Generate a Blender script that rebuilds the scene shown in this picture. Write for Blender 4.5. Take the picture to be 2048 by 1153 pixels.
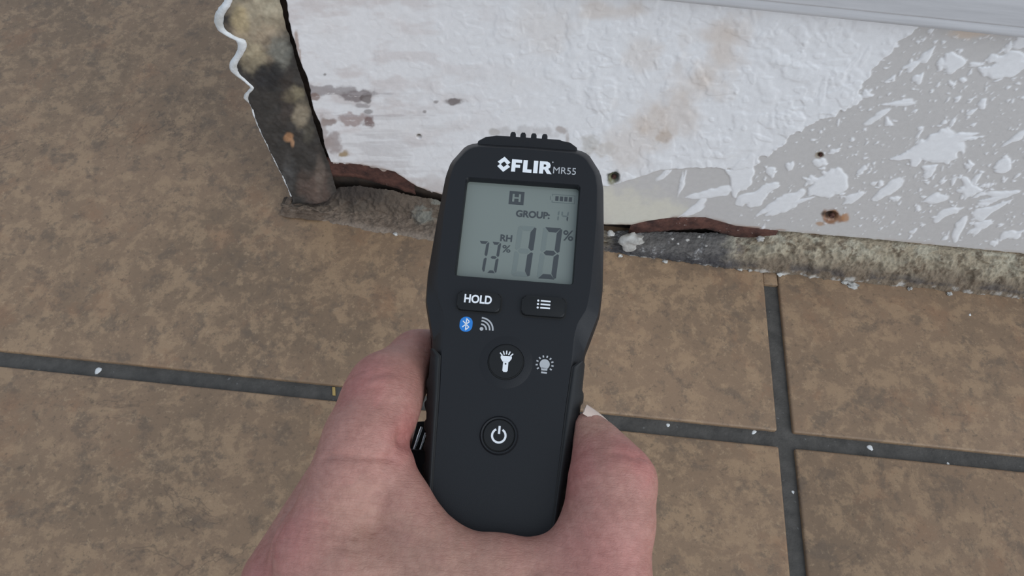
import bpy, bmesh, math, random
import numpy as np
from mathutils import Vector, Matrix
random.seed(7); RNG = np.random.default_rng(7)
for o in list(bpy.data.objects): bpy.data.objects.remove(o, do_unlink=True)
scn = bpy.context.scene; COL = scn.collection

# ------------------------------------------------------------------ camera
F = 1500.0; PITCH = math.radians(60.3); ROLL = math.radians(5.9); CAM = np.array([0, 0, .5])
fw = np.array([0, math.cos(PITCH), -math.sin(PITCH)]); u0 = np.array([0, math.sin(PITCH), math.cos(PITCH)]); r0 = np.array([1., 0, 0])
rt = math.cos(ROLL)*r0 + math.sin(ROLL)*u0; up = -math.sin(ROLL)*r0 + math.cos(ROLL)*u0
cd = bpy.data.cameras.new('camera'); cam = bpy.data.objects.new('camera', cd); COL.objects.link(cam)
cd.sensor_width = 36; cd.lens = F/2048*36; cd.clip_start = .005
cam.matrix_world = Matrix([[rt[i], up[i], -fw[i], CAM[i]] for i in range(3)] + [[0, 0, 0, 1]])
scn.camera = cam
# ------------------------------------------------------------------ light: overcast daylight, soft from the right behind the photographer
world = bpy.data.worlds.new('world'); scn.world = world; world.use_nodes = True
bg = world.node_tree.nodes['Background']; bg.inputs[0].default_value = (.76, .89, 1.06, 1); bg.inputs[1].default_value = .62
sd = bpy.data.lights.new('sun', 'SUN'); sun = bpy.data.objects.new('sun', sd); COL.objects.link(sun)
sd.energy = 1.75; sd.angle = math.radians(75); sd.color = (.95, .98, 1.0)
sun.rotation_euler = (Vector((.80, -.64, .62))).to_track_quat('Z', 'Y').to_euler()
scn.view_settings.view_transform = 'Standard'; scn.view_settings.look = 'None'; scn.view_settings.gamma = 1
scn.view_settings.use_curve_mapping = False; scn.view_settings.exposure = 0.12

# ------------------------------------------------------------------ helpers
def ray(x, y): return fw + rt*(x-1024)/F - up*(y-576.5)/F
def at_floor(x, y, z=0.): v = ray(x, y); return CAM + v*((z-CAM[2])/v[2])
def at_wall(x, y, Y): v = ray(x, y); return CAM + v*(Y/v[1])
def project(X, Y, Z):
    qx, qy, qz = X-CAM[0], Y-CAM[1], Z-CAM[2]
    dz = qx*fw[0]+qy*fw[1]+qz*fw[2]
    return 1024+F*(qx*rt[0]+qy*rt[1]+qz*rt[2])/dz, 576.5-F*(qx*up[0]+qy*up[1]+qz*up[2])/dz
def lin(r, g, b):
    f = lambda c: ((c/255+.055)/1.055)**2.4 if c > 10 else c/255/12.92
    return (f(r), f(g), f(b), 1)
_T = RNG.random((8, 256, 256))
def vn(x, y, s=0):
    x = np.asarray(x, float); y = np.asarray(y, float)
    xi = np.floor(x).astype(int); yi = np.floor(y).astype(int); fx = x-xi; fy = y-yi
    fx = fx*fx*fx*(fx*(fx*6-15)+10); fy = fy*fy*fy*(fy*(fy*6-15)+10); T = _T[s % 8]
    a = T[xi & 255, yi & 255]; b = T[(xi+1) & 255, yi & 255]; c = T[xi & 255, (yi+1) & 255]; d = T[(xi+1) & 255, (yi+1) & 255]
    return (a*(1-fx)+b*fx)*(1-fy)+(c*(1-fx)+d*fx)*fy
def fbm(x, y, s=0, o=4, g=.5):
    t = 0; a = 1; n = 0
    for i in range(o): t = t+a*vn(x*2**i+17.3*i, y*2**i+9.1*i, s+i); n += a; a *= g
    return t/n
def sm(a, b, x): t = np.clip((x-a)/(b-a), 0, 1); return t*t*(3-2*t)
def mixc(col, c, m): return col*(1-m[..., None])+np.array(c[:3])*m[..., None]
def link(o, parent=None):
    COL.objects.link(o)
    if parent: o.parent = parent
    return o
def mesh_obj(name, verts, faces, mat, parent=None, smooth=False, cols=None):
    me = bpy.data.meshes.new(name); me.from_pydata([tuple(map(float, v)) for v in verts], [], faces); me.update()
    if cols is not None:
        at = me.color_attributes.new('Col', 'FLOAT_COLOR', 'POINT')
        at.data.foreach_set('color', np.concatenate([cols, np.ones((len(cols), 1))], 1).astype(np.float32).ravel())
    if smooth: me.polygons.foreach_set('use_smooth', [True]*len(me.polygons))
    me.materials.append(mat)
    return link(bpy.data.objects.new(name, me), parent)
def grid_obj(name, P, mat, parent=None, cols=None, smooth=True):
    n, m = P.shape[:2]; me = bpy.data.meshes.new(name)
    i, j = np.meshgrid(np.arange(n-1), np.arange(m-1), indexing='ij'); a = (i*m+j).ravel()
    q = np.stack([a, a+m, a+m+1, a+1], 1).astype(np.int32)
    return fast_mesh(me, name, P.reshape(-1, 3), q, mat, parent, None if cols is None else cols.reshape(-1, 3), smooth)
def fast_mesh(me, name, V, Q, mat, parent, cols, smooth=True):
    me.vertices.add(len(V)); me.vertices.foreach_set('co', V.astype(np.float32).ravel())
    me.loops.add(Q.size); me.loops.foreach_set('vertex_index', Q.ravel().astype(np.int32))
    me.polygons.add(len(Q)); me.polygons.foreach_set('loop_start', np.arange(0, Q.size, 4, dtype=np.int32))
    try: me.polygons.foreach_set('loop_total', np.full(len(Q), 4, dtype=np.int32))
    except Exception: pass
    me.update(calc_edges=True); me.validate()
    if cols is not None:
        at = me.color_attributes.new('Col', 'FLOAT_COLOR', 'POINT')
        at.data.foreach_set('color', np.concatenate([cols, np.ones((len(cols), 1))], 1).astype(np.float32).ravel())
    if smooth: me.polygons.foreach_set('use_smooth', np.ones(len(me.polygons), dtype=bool))
    me.materials.append(mat)
    return link(bpy.data.objects.new(name, me), parent)
def bm_obj(name, bm, mat, parent=None, angle=None):
    bmesh.ops.recalc_face_normals(bm, faces=bm.faces)
    if angle:
        for f in bm.faces: f.smooth = True
        for e in bm.edges:
            if len(e.link_faces) != 2 or e.calc_face_angle(0) > math.radians(angle): e.smooth = False
    me = bpy.data.meshes.new(name); bm.to_mesh(me); bm.free(); me.materials.append(mat)
    return link(bpy.data.objects.new(name, me), parent)
def box_bm(x0, x1, y0, y1, z0, z1, bev=0, seg=1):
    bm = bmesh.new(); bmesh.ops.create_cube(bm, size=1)
    for v in bm.verts: v.co = Vector(((x0, x1)[v.co.x > 0], (y0, y1)[v.co.y > 0], (z0, z1)[v.co.z > 0]))
    if bev: bmesh.ops.bevel(bm, geom=bm.edges[:], offset=bev, segments=seg, affect='EDGES', profile=.6)
    return bm
def tag(o, label=None, cat=None, kind=None, group=None):
    if label: o['label'] = label
    if cat: o['category'] = cat
    if kind: o['kind'] = kind
    if group: o['group'] = group
    return o
# ---- materials
def mat_base(name, rough=.5, col=(.5, .5, .5, 1)):
    m = bpy.data.materials.new(name); m.use_nodes = True; b = m.node_tree.nodes['Principled BSDF']
    b.inputs['Base Color'].default_value = col; b.inputs['Roughness'].default_value = rough
    return m, m.node_tree, b
def nd(t, k, **kw):
    n = t.nodes.new(k)
    for a, v in kw.items():
        if a in n.inputs: n.inputs[a].default_value = v
        else: setattr(n, a, v)
    return n
def noise(t, vec, scale, detail=4, rough=.55, dist=0.):
    n = nd(t, 'ShaderNodeTexNoise'); n.inputs['Scale'].default_value = scale; n.inputs['Detail'].default_value = detail
    n.inputs['Roughness'].default_value = rough; n.inputs['Distortion'].default_value = dist; t.links.new(vec, n.inputs['Vector']); return n.outputs['Fac']
def ramp(t, f, *st):
    n = t.nodes.new('ShaderNodeValToRGB'); t.links.new(f, n.inputs[0]); e = n.color_ramp.elements
    while len(e) < len(st): e.new(.5)
    for k, (p, c) in zip(e, st): k.position = p; k.color = c if len(c) == 4 else (*c, 1)
    return n.outputs[0]
def mix(t, f, a, b, mode='MIX'):
    n = t.nodes.new('ShaderNodeMix'); n.data_type = 'RGBA'; n.blend_type = mode
    for s, v in ((n.inputs['Factor'], f), (n.inputs['A'], a), (n.inputs['B'], b)) if False else ((n.inputs[0], f), (n.inputs[6], a), (n.inputs[7], b)):
        if hasattr(v, 'is_output'): t.links.new(v, s)
        else: s.default_value = v
    return n.outputs[2]
def bump(t, b, h, strength, dist=.001):
    n = t.nodes.new('ShaderNodeBump'); n.inputs['Strength'].default_value = strength; n.inputs['Distance'].default_value = dist
    t.links.new(h, n.inputs['Height']); t.links.new(n.outputs[0], b.inputs['Normal']); return n
BK, WH = (0, 0, 0, 1), (1, 1, 1, 1)

def tile_material():
    m, t, b = mat_base('stone_tile', .55); L = t.links
    tc = nd(t, 'ShaderNodeTexCoord'); oi = nd(t, 'ShaderNodeObjectInfo')
    mul = nd(t, 'ShaderNodeVectorMath', operation='MULTIPLY_ADD'); mul.inputs[1].default_value = (1, 1, 1)
    comb = nd(t, 'ShaderNodeMath', operation='MULTIPLY'); comb.inputs[1].default_value = 31.; L.new(oi.outputs['Random'], comb.inputs[0])
    L.new(tc.outputs['Object'], mul.inputs[0]); L.new(comb.outputs[0], mul.inputs[2]); v = mul.outputs[0]
    big = noise(t, v, 7, 5, .6, .3); mid = noise(t, v, 62, 10, .72, .15); fine = noise(t, v, 230, 8, .75, .1); grain = noise(t, v, 700, 3, .6)
    c = ramp(t, big, (.32, lin(114, 94, 74)), (.5, lin(131, 107, 84)), (.68, lin(140, 114, 90)))
    tan = ramp(t, mid, (.49, BK), (.57, WH)); c = mix(t, mix(t, .6, BK, tan), c, lin(161, 133, 103))
    dk = ramp(t, noise(t, v, 48, 10, .74, .2), (.40, WH), (.47, BK)); c = mix(t, mix(t, .6, BK, dk), c, lin(99, 84, 70))
    rd = ramp(t, noise(t, v, 22, 8, .7, .2), (.55, BK), (.68, WH)); c = mix(t, mix(t, .4, BK, rd), c, lin(142, 104, 76))
    sp = ramp(t, fine, (.36, WH), (.43, BK)); c = mix(t, mix(t, .6, BK, sp), c, lin(92, 77, 62))
    lt = ramp(t, fine, (.57, BK), (.64, WH)); c = mix(t, mix(t, .5, BK, lt), c, lin(169, 143, 113))
    vn_ = noise(t, v, 8.5, 5, .62, 1.6); vein = ramp(t, vn_, (.486, BK), (.497, WH), (.508, BK)); msk = ramp(t, noise(t, v, 5.0, 3, .5), (.58, BK), (.66, WH))
    vm = mix(t, 1.0, vein, msk, 'MULTIPLY'); c = mix(t, mix(t, .5, BK, vm), c, lin(73, 61, 51))
    L.new(c, b.inputs['Base Color'])
    h = mix(t, .5, mid, fine); bump(t, b, mix(t, .2, h, grain), .35, .0012)
    rr = ramp(t, mid, (.3, (.62, .62, .62)), (.7, (.46, .46, .46))); L.new(rr, b.inputs['Roughness'])
    return m
def rough_material(name, c1, c2, scale, rough=.8, bs=.5, bd=.001, specks=None):
    m, t, b = mat_base(name, rough); tc = nd(t, 'ShaderNodeTexCoord'); v = tc.outputs['Object']
    n = noise(t, v, scale, 7, .65); c = ramp(t, n, (.35, c1), (.65, c2))
    if specks:
        s = ramp(t, noise(t, v, scale*3.2, 3, .5), (.68, BK), (.74, WH)); c = mix(t, mix(t, .5, BK, s), c, specks)
    t.links.new(c, b.inputs['Base Color']); bump(t, b, noise(t, v, scale*6, 5, .65), bs, bd); return m
def painted_material(name, rough=.55, var=.10, scale=300, bs=.2, bd=.0006, spec=.4):
    m, t, b = mat_base(name, rough); a = nd(t, 'ShaderNodeAttribute'); a.attribute_name = 'Col'
    tc = nd(t, 'ShaderNodeTexCoord'); n = noise(t, tc.outputs['Object'], scale, 5, .6)
    k = ramp(t, n, (.3, (1-var,)*3), (.7, (1+var*.4,)*3)); c = mix(t, 1., a.outputs['Color'], k, 'MULTIPLY')
    t.links.new(c, b.inputs['Base Color']); bump(t, b, n, bs, bd); b.inputs['Specular IOR Level'].default_value = spec
    return m
M = {}
M['tile'] = tile_material()
M['grout'] = rough_material('grout', lin(66, 64, 61), lin(86, 83, 79), 90, .85, .6, .0012, lin(130, 130, 128))
M['painted'] = painted_material('peeling_paint', .42, .05, 260, .25, .0006, .5)
M['mold'] = painted_material('stained_paper', .75, .25, 120, .4, .001)
M['curb'] = painted_material('rough_mortar', .9, .22, 330, .9, .002, .2)
M['core'] = rough_material('dark_timber', lin(36, 29, 25), lin(74, 60, 50), 60, .9)
M['rust'] = rough_material('rusty_steel', lin(56, 34, 30), lin(104, 68, 57), 90, .8, .6, .001, lin(190, 176, 168))
M['board'] = None
M['plaster'] = rough_material('plaster_lump', lin(150, 146, 140), lin(205, 203, 198), 120, .8)
M['speck'] = mat_base('dried_paint', .4, lin(215, 216, 215))[0]
M['torn'] = rough_material('torn_paint_skin', lin(196, 196, 192), lin(238, 240, 242), 70, .5)

# ------------------------------------------------------------------ floor
gz = -.0034
floor = mesh_obj('floor', [(-1.33, -1.34, gz), (.97, -1.34, gz), (.97, .95, gz), (-1.33, .95, gz)], [(0, 1, 2, 3)], M['grout'])
tag(floor, 'brown mottled stone tile floor with wide dark grey grout joints', None, 'structure')
PX, PY = .2025, .1862; G = .0058; TS = .75
tb = box_bm(-TS/2, TS/2, -TS/2, TS/2, -.012, 0, .0017, 3)
tile_me = None
for iy in (-2, -1, 0):
    for ix in (-2, -1, 0):
        cx = PX+G+TS/2+ix*(TS+2*G); cy = PY+G+TS/2+iy*(TS+2*G)
        if tile_me is None:
            o = bm_obj('tile', tb, M['tile'], floor, 40); tile_me = o.data
        else: o = link(bpy.data.objects.new('tile', tile_me), floor)
        o.location = (cx, cy, 0); o.rotation_euler.z = math.pi/2*((ix*3+iy) % 4)
# joint filled up with brown mortar next to the wall foot
bm = box_bm(PX-G, PX+G, .3125, .345, -.01, -.0006, .0015, 2)
for v in bm.verts: v.co.x += random.uniform(-.0006, .0006)
bm_obj('joint_filler', bm, M['tile'], floor, 40)
# dried paint specks on grout and tile
def speck(px, py, r, z=.0):
    c = at_floor(px, py, z); bm = bmesh.new(); bmesh.ops.create_icosphere(bm, subdivisions=2, radius=1)
    sx, sy = r*random.uniform(.7, 1.3), r*random.uniform(.7, 1.4); a = random.uniform(0, 3)
    for v in bm.verts:
        k = 1+.14*math.sin(3*math.atan2(v.co.y, v.co.x)+a); x, y = v.co.x*sx*k, v.co.y*sy*k
        v.co = Vector((c[0]+x*math.cos(a)-y*math.sin(a), c[1]+x*math.sin(a)+y*math.cos(a), c[2]+v.co.z*r*.25))
    bm_obj('paint_speck', bm, M['speck'], floor, 60)
for px, py, r, z in [(1508, 865, .0018, gz), (1740, 896, .0018, gz), (1896, 928, .0009, gz), (196, 742, .0022, gz), (1586, 985, .0010, gz), (1336, 851, .0012, gz), (1940, 630, .0010, 0), (1540, 898, .0008, gz)]:
    speck(px, py, r, z)

p0 = at_floor(668, 784, gz); bm = box_bm(-.0011, .0011, -.0032, .0032, 0, .0012, .0004, 2)
for v in bm.verts: v.co = Vector((p0[0]+v.co.x-.25*v.co.y, p0[1]+v.co.y, p0[2]+v.co.z))
bm_obj('yellow_chip', bm, mat_base('yellow_chip', .6, lin(168, 142, 84))[0], floor, 40)
# ------------------------------------------------------------------ wall
YW = .342
wall = bm_obj('wall_back', box_bm(-.178, .96, YW+.010, YW+.115, -.005, 1.0, .002), M['core'])
tag(wall, 'low stub wall with flaking white paint and exposed damaged foot', None, 'structure')
top_z = .2365
def interp(pts, Y):
    w = np.array([at_wall(x, y, Y) for x, y in pts]); return w[:, 0], w[:, 2]
bx, bz = interp([(655, 326), (720, 331), (790, 346), (835, 376), (885, 392), (1000, 410), (1208, 452), (1262, 453), (1295, 445), (1345, 438), (1410, 438), (1470, 455), (1560, 465), (1734, 480), (2046, 510)], YW)
xs = np.concatenate([np.arange(-.1405, .46, .00058), .46+np.cumsum(np.linspace(.0006, .02, 70))])
xs = xs[xs < .959]
vs = np.linspace(0, 1, 350)
zb = np.interp(xs, bx, bz)+.0022*(fbm(xs*260, xs*0, 1, 4)-.5)*2*(.4+sm(.06, -.06, xs)*1.2)
xl = .0012*(vn(vs*9, vs*0+3, 2)-.5)*2+.0006*(vn(vs*50, vs*0, 3)-.5)
lx, lz = interp([(572, 0), (585, 60), (603, 125), (620, 180), (634, 233), (655, 300), (668, 333), (676, 360)], YW)
Xg = np.repeat(xs[:, None], len(vs), 1); Zg = zb[:, None]+(top_z+.01-zb[:, None])*vs[None]
edge = np.interp(Zg, lz[::-1], lx[::-1])+xl[None]
Xg = edge+(Xg-xs[0])*(.959-edge)/(.959-xs[0]) if False else np.where(Xg < -.06, edge+(Xg-xs[0])*(-.06-edge)/(-.06-xs[0]), Xg)
qx, qy = project(Xg, np.full_like(Xg, YW), Zg)
# paint coat / bare board boundary
bd = np.array([(1215, 372), (1280, 352), (1335, 338), (1420, 334), (1500, 334), (1535, 308), (1580, 276), (1640, 240), (1690, 225), (1712, 190), (1740, 150), (1790, 95), (1840, 50), (1900, -10), (2300, -250)])
yb = np.interp(qx, bd[:, 0], bd[:, 1])
wob = (fbm(qx/22, qy/22, 1, 4)-.5)*26
inside = np.where(qx < 1196, 60., (yb-qy)+wob*sm(1320, 1500, qx)+(fbm(qx/40, qy/40, 5)-.5)*8)
Mw = sm(-1.5, 1.5, inside)
H = np.zeros_like(qx); H += Mw*.0004
# splats on the bare board
S = np.zeros_like(qx)
def splat(cx, cy, a, b, ang, rag=.35, seed=0):
    R = max(a, b)*1.7; i0 = np.searchsorted(xs, at_wall(cx-R-30, cy, YW)[0]); i1 = np.searchsorted(xs, at_wall(cx+R+30, cy, YW)[0])
    if i1-i0 < 2: return
    sel = np.zeros(qx.shape, bool); sel[i0:i1] = (np.abs(qx[i0:i1]-cx) < R) & (np.abs(qy[i0:i1]-cy) < R)
    if not sel[i0:i1].any(): return
    x = qx[sel]-cx; y = qy[sel]-cy; c, s = math.cos(ang), math.sin(ang)
    p = (x*c+y*s)/a; q = (-x*s+y*c)/b/np.clip(1-.5*p*(1 if seed % 3 else -1), .35, 1.6); rr = np.hypot(p, q); th = np.arctan2(q, p)
    lim = 1+rag*(vn(th*1.3+seed*7.1, th*0+seed, seed)-.5)*2+rag*.45*(vn(x/11+seed*3, y/11+seed, seed+1)-.5)*2
    d = (lim-rr)*min(a, b); m = sm(-.9, .9, d)
    S[sel] = np.maximum(S[sel], m); H[sel] = np.maximum(H[sel], m*.00035+sm(0, 5, d)*.0003)
DIR = -.62
big = [(1655, 206, 62, 24, -.12), (1635, 215, 40, 18, .1), (1585, 232, 35, 10, .2), (1862, 296, 62, 24, -.25), (1910, 278, 58, 11, -.12), (1828, 318, 16, 14, 0), (1645, 375, 38, 24, -.5), (1625, 360, 16, 10, .3), (1668, 366, 16, 14, 0),
 (1478, 345, 22, 34, .25), (1515, 390, 40, 15, -.75), (1540, 375, 20, 10, -.3), (1558, 412, 48, 13, -.45), (1590, 404, 40, 5, -.25), (1905, 128, 24, 18, -.1), (1880, 130, 8, 14, 0), (2020, 128, 48, 24, -.1), (1990, 118, 12, 9, .3), (2040, 85, 22, 18, -.4), (1850, 112, 22, 8, -.8), (1827, 128, 20, 9, -.5),
 (1800, 205, 34, 6, -.1), (1762, 228, 28, 6, -.5), (1735, 190, 12, 8, 0), (1770, 382, 38, 10, -.62), (1710, 395, 26, 7, -.5), (1860, 340, 16, 10, -.5), (1868, 398, 24, 8, -.3), (1895, 425, 32, 10, -.3), (1945, 378, 22, 14, .1), (2005, 335, 18, 12, -.3), (1960, 455, 24, 10, -.5), (2028, 470, 22, 9, -.4), (2030, 278, 26, 7, -.5), (1965, 205, 12, 8, -.9),
 (1545, 345, 12, 9, -.4), (1580, 332, 8, 12, .3), (1645, 325, 14, 8, -.1), (1670, 302, 12, 6, -.3), (1925, 160, 8, 5, 0), (1952, 130, 14, 5, -.1), (1905, 168, 7, 5, 0), (1775, 245, 10, 8, -.8), (1838, 155, 13, 7, -.9), (1940, 330, 8, 8, 0), (1420, 388, 50, 7, -.15), (1365, 365, 5, 22, .25), (1330, 348, 22, 5, -.6), (1385, 420, 30, 8, -.5), (2010, 390, 40, 8, -.2), (1985, 418, 34, 8, -.45), (1915, 460, 10, 26, .5)]
for k, (a, b, c, d, e) in enumerate(big): splat(a, b, c, d, e, .38, k)
for k in range(2300):
    cx = random.uniform(1480, 2600); f = random.random(); cy = random.uniform(30, 500+(cx-2046)*.1 if cx > 2046 else 500)
    if cx < 1700 and random.random() < .45: continue
    a = 1.0+3.5*random.random()**3 if f < .93 else random.uniform(4, 9); splat(cx, cy, a*random.uniform(1, 1.7), a*random.uniform(.35, .8), DIR+random.gauss(0, .35), .4, k)
S *= (1-Mw)
# colours
Wc = (.83, .83, .84); Gc = (.575, .555, .54)
col = np.empty(qx.shape+(3,)); col[:] = Gc
col *= (1+.06*(fbm(qx/160, qy/160, 3)-.5)[..., None])
cream = sm(0, 1, sm(1200, 1206, qx)*sm(1420, 1330, qx+(qy-400)*.5+(fbm(qx/30, qy/30, 2)-.5)*90)*sm(-30, 20, qy-(370+(qx-1215)*.33)+(fbm(qx/40, qy/25, 6)-.5)*60))
col = mixc(col, (.70, .67, .57), cream*.9)
col = mixc(col, Wc, np.maximum(Mw, S))
def blob(x, y, rx, ry, rag=.6, sc=22, s=0, soft=.5):
    r = np.hypot((qx-x)/rx, (qy-y)/ry)+(fbm(qx/sc+s*3.7, qy/sc+s*1.9, s, 4)-.5)*2*rag
    return sm(1, 1-soft, r)
beige = (.66, .55, .46)
for k, (x, y, rx, ry, w) in enumerate([(1440, 110, 90, 75, .55), (1330, 225, 95, 75, .45), (1220, 20, 90, 30, .45), (1300, 250, 60, 50, .55), (1280, 110, 60, 45, .3), (1470, 50, 60, 60, .35), (1400, 160, 80, 50, .4), (1090, 60, 80, 60, .22), (780, 50, 120, 60, .12), (1950, 66, 75, 13, .9), (1040, 160, 60, 40, .15), (640, 40, 60, 60, .25), (760, 260, 160, 50, .25), (1260, 300, 60, 60, .35)]):
    col = mixc(col, beige, blob(x, y, rx, ry, .7, 50, k, .8)*w)
left = sm(1150, 650, qx)
col = mixc(col, (.91, .88, .87), left*.75); col = mixc(col, (.64, .55, .52), left*sm(.46, .70, fbm(qx/70, qy/28, 2, 5))*.5)
col = mixc(col, (.60, .56, .55), sm(1000, 700, qx)*sm(120, 280, qy)*sm(.5, .68, fbm(qx/110, qy/9, 4, 4))*.5)
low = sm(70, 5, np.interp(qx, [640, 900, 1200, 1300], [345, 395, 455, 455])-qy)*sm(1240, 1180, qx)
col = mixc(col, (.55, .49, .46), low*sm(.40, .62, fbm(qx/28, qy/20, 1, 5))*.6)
grime = (.16, .13, .125); brown = (.22, .13, .10); rustc = (.30, .15, .08)
for k, (x, y, rx, ry, c, w) in enumerate([(665, 180, 70, 10, (.30, .26, .26), .7), (625, 193, 25, 6, brown, .7), (715, 190, 36, 12, (.26, .22, .22), .85), (735, 195, 14, 9, grime, .8), (722, 210, 18, 6, (.28, .24, .24), .6), (705, 238, 30, 14, (.40, .30, .28), .8), (737, 242, 11, 14, (.22, .14, .13), .85), (655, 241, 17, 8, brown, .7), (735, 222, 10, 5, grime, .6),
    (905, 202, 20, 8, grime, .85), (872, 202, 7, 5, grime, .6), (838, 272, 8, 7, (.12, .10, .07), .9), (850, 222, 5, 4, grime, .6), (650, 148, 5, 4, grime, .7), (690, 308, 12, 9, (.35, .22, .08), .8), (665, 290, 20, 30, (.30, .22, .20), .65), (648, 260, 12, 40, (.42, .34, .31), .6), (593, 85, 6, 30, rustc, .6), (600, 110, 5, 20, rustc, .6), (745, 186, 60, 4, (.45, .41, .41), .5), (760, 230, 120, 3, (.5, .45, .45), .4),
    (1228, 353, 17, 14, (.06, .06, .04), .95), (1223, 360, 12, 9, (.20, .19, .10), .8), (1640, 310, 12, 8, (.28, .23, .17), .95), (1664, 434, 26, 16, rustc, .95), (1658, 430, 16, 11, (.07, .05, .04), .95), (1640, 447, 12, 6, (.45, .25, .13), .7), (1690, 436, 10, 10, (.48, .24, .11), .8), (990, 262, 14, 9, (.45, .42, .38), .6), (1125, 258, 18, 9, (.42, .36, .33), .7), (1135, 275, 5, 18, (.50, .45, .42), .6), (1060, 262, 70, 14, (.52, .49, .48), .5), (1180, 290, 20, 22, (.45, .42, .37), .5), (1212, 300, 30, 20, (.58, .52, .46), .5), (1330, 270, 22, 18, (.52, .42, .34), .6), (1560, 462, 14, 5, rustc, .5), (1500, 457, 30, 5, rustc, .6)]):
    mk = blob(x, y, rx, ry, .55, 16, k, .55)
    if k < 11: mk = np.clip(1.25*blob(x, y, rx*1.12, ry*1.2, .55, 16, k, .55)*sm(.24, .48, fbm(qx/22+k, qy/6, k, 5, .6)+.12), 0, 1)
    col = mixc(col, c, mk*w)
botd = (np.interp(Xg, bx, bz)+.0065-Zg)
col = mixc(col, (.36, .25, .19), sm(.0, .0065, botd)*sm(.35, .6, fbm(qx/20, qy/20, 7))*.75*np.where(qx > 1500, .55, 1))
col = mixc(col, (.78, .76, .72), sm(.0035, .005, botd)*sm(1480, 1560, qx)*.7)
# relief: drips, runs and blisters of the old coat
r1 = fbm(qx/26, qy/26, 2, 3); r2 = fbm(qx/11, qy/13, 5, 2); ridge = np.abs(fbm(qx/55+.4*r1, qy/55, 6, 3)-.5)
bl = np.zeros_like(qx)
for k in range(520):
    cx = random.uniform(590, 1850); cy = random.uniform(-10, 440); a = random.uniform(3, 8)*(2.4 if random.random() < .10 else 1); e = random.choice((1, 1.3, 2.2, 4.5)) if a < 9 else 1.4
    an = random.choice((-.6, 1.3, 1.1, .2, -.2))+random.gauss(0, .3); R = a*e*1.5; i0, i1 = np.searchsorted(xs, at_wall(cx-R-25, cy, YW)[0]), np.searchsorted(xs, at_wall(cx+R+25, cy, YW)[0]); sl = slice(max(i0-12, 0), i1+12)
    x = qx[sl]-cx; y = qy[sl]-cy; c_, s_ = math.cos(an), math.sin(an); p_ = (x*c_+y*s_)/(a*e); q_ = (-x*s_+y*c_)/a+.35*p_*p_*(e > 3)
    bl[sl] = np.maximum(bl[sl], sm(1, .35, p_*p_+q_*q_+.5*(vn(x/6+k, y/6, k)-.5))*random.uniform(.00006, .00026))
bl += sm(.55, .75, fbm(qx/48, qy/48, 2, 3))*.0004+.00022*fbm(qx/18, qy/18, 3, 3)+sm(.62, .66, fbm(qx/34, qy/30, 6, 3))*.00022
H += bl*Mw*(.45+.55*sm(700, 1300, qx))
H += (fbm(qx/7, qy/7, 1, 3)-.5)*.00008*(.4+Mw)
for x, y, rx, ry, h in [(1228, 353, 13, 11, -.004), (1660, 432, 15, 10, -.004), (1640, 310, 7, 5, -.002), (838, 272, 5, 5, -.002)]: H += blob(x, y, rx, ry, .35, 12, 3, .5)*h
H -= sm(.004, .0065, botd)*.0012
P = np.stack([Xg, YW-H, Zg], -1)
back = P[:, :1].copy(); back[..., 1] = YW+.006; sidec = np.full_like(back, .55)*np.array([.9, .8, .7])
P = np.concatenate([back, P], 1); col = np.concatenate([sidec, col], 1)
lb = P[:1].copy(); lb[..., 1] = YW+.010; P = np.concatenate([lb, P], 0); col = np.concatenate([np.full_like(lb, .08), col], 0)
panel = grid_obj('painted_panel', P, M['painted'], wall, np.clip(col, 0, 1)); panel['label'] = 'flaking white painted panel with white paint splatter over bare grey'

# moldy stripped edge of the wall at its free end
lp = np.array([(478, -60), (462, 8), (449, 30), (447, 45), (453, 62), (474, 75), (491, 80), (494, 95), (482, 115), (474, 130), (478, 148), (497, 165), (511, 178), (499, 187), (495, 197), (504, 216), (518, 255), (543, 308), (568, 358), (583, 393), (588, 424)], float)
YS = YW-.002
wl = np.array([at_wall(x, y, YS) for x, y in lp]); zz = np.linspace(.0, .26, 330)
order = np.argsort(wl[:, 2]); wlz = wl[order, 2]; wlx = wl[order, 0]
xL = np.interp(zz, wlz, wlx)+.0006*(vn(zz*900, zz*0, 4)-.5)
xR = np.interp(zz, lz[::-1], lx[::-1])-.0042+.0008*(vn(zz*200, zz*0+9, 3)-.5)
ss = np.linspace(0, 1, 60)
Xs = xL[:, None]*(1-ss)+xR[:, None]*ss; Zs = np.repeat(zz[:, None], 60, 1); Ys = YS+.004*ss[None]**2+.0*Zs-.0012*(fbm(Xs*160, Zs*120, 2, 4)-.5)*2
sx, sy = project(Xs, Ys, Zs)
cs = np.empty(Xs.shape+(3,)); cs[:] = (.055, .048, .042); n5 = fbm(sx/26, sy/26, 3, 5)
def sb(x, y, rx, ry, c, w, rag=.5, k=0):
    global cs
    r = np.hypot((sx-x)/rx, (sy-y)/ry)+(fbm(sx/20+k, sy/20, k, 4)-.5)*2*rag; cs = mixc(cs, c, sm(1.1, .35, r)*w)
tanc = (.40, .31, .215)
sb(520, 30, 80, 110, tanc, 1, .35, 1); sb(535, -40, 90, 120, (.46, .40, .29), .9, .3, 2); sb(478, 40, 22, 40, (.52, .41, .24), .8, .4, 3); sb(560, 100, 28, 45, (.26, .25, .21), .8, .4, 4)
sb(508, 115, 30, 40, (.40, .33, .22), .9, .4, 5); sb(540, 150, 40, 32, (.030, .028, .028), .85, .45, 6); sb(590, 188, 28, 20, (.30, .25, .16), .85, .45, 0); sb(600, 228, 22, 34, (.33, .27, .19), .85, .45, 7); sb(618, 270, 14, 30, (.12, .105, .08), .7, .4, 1)
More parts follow.
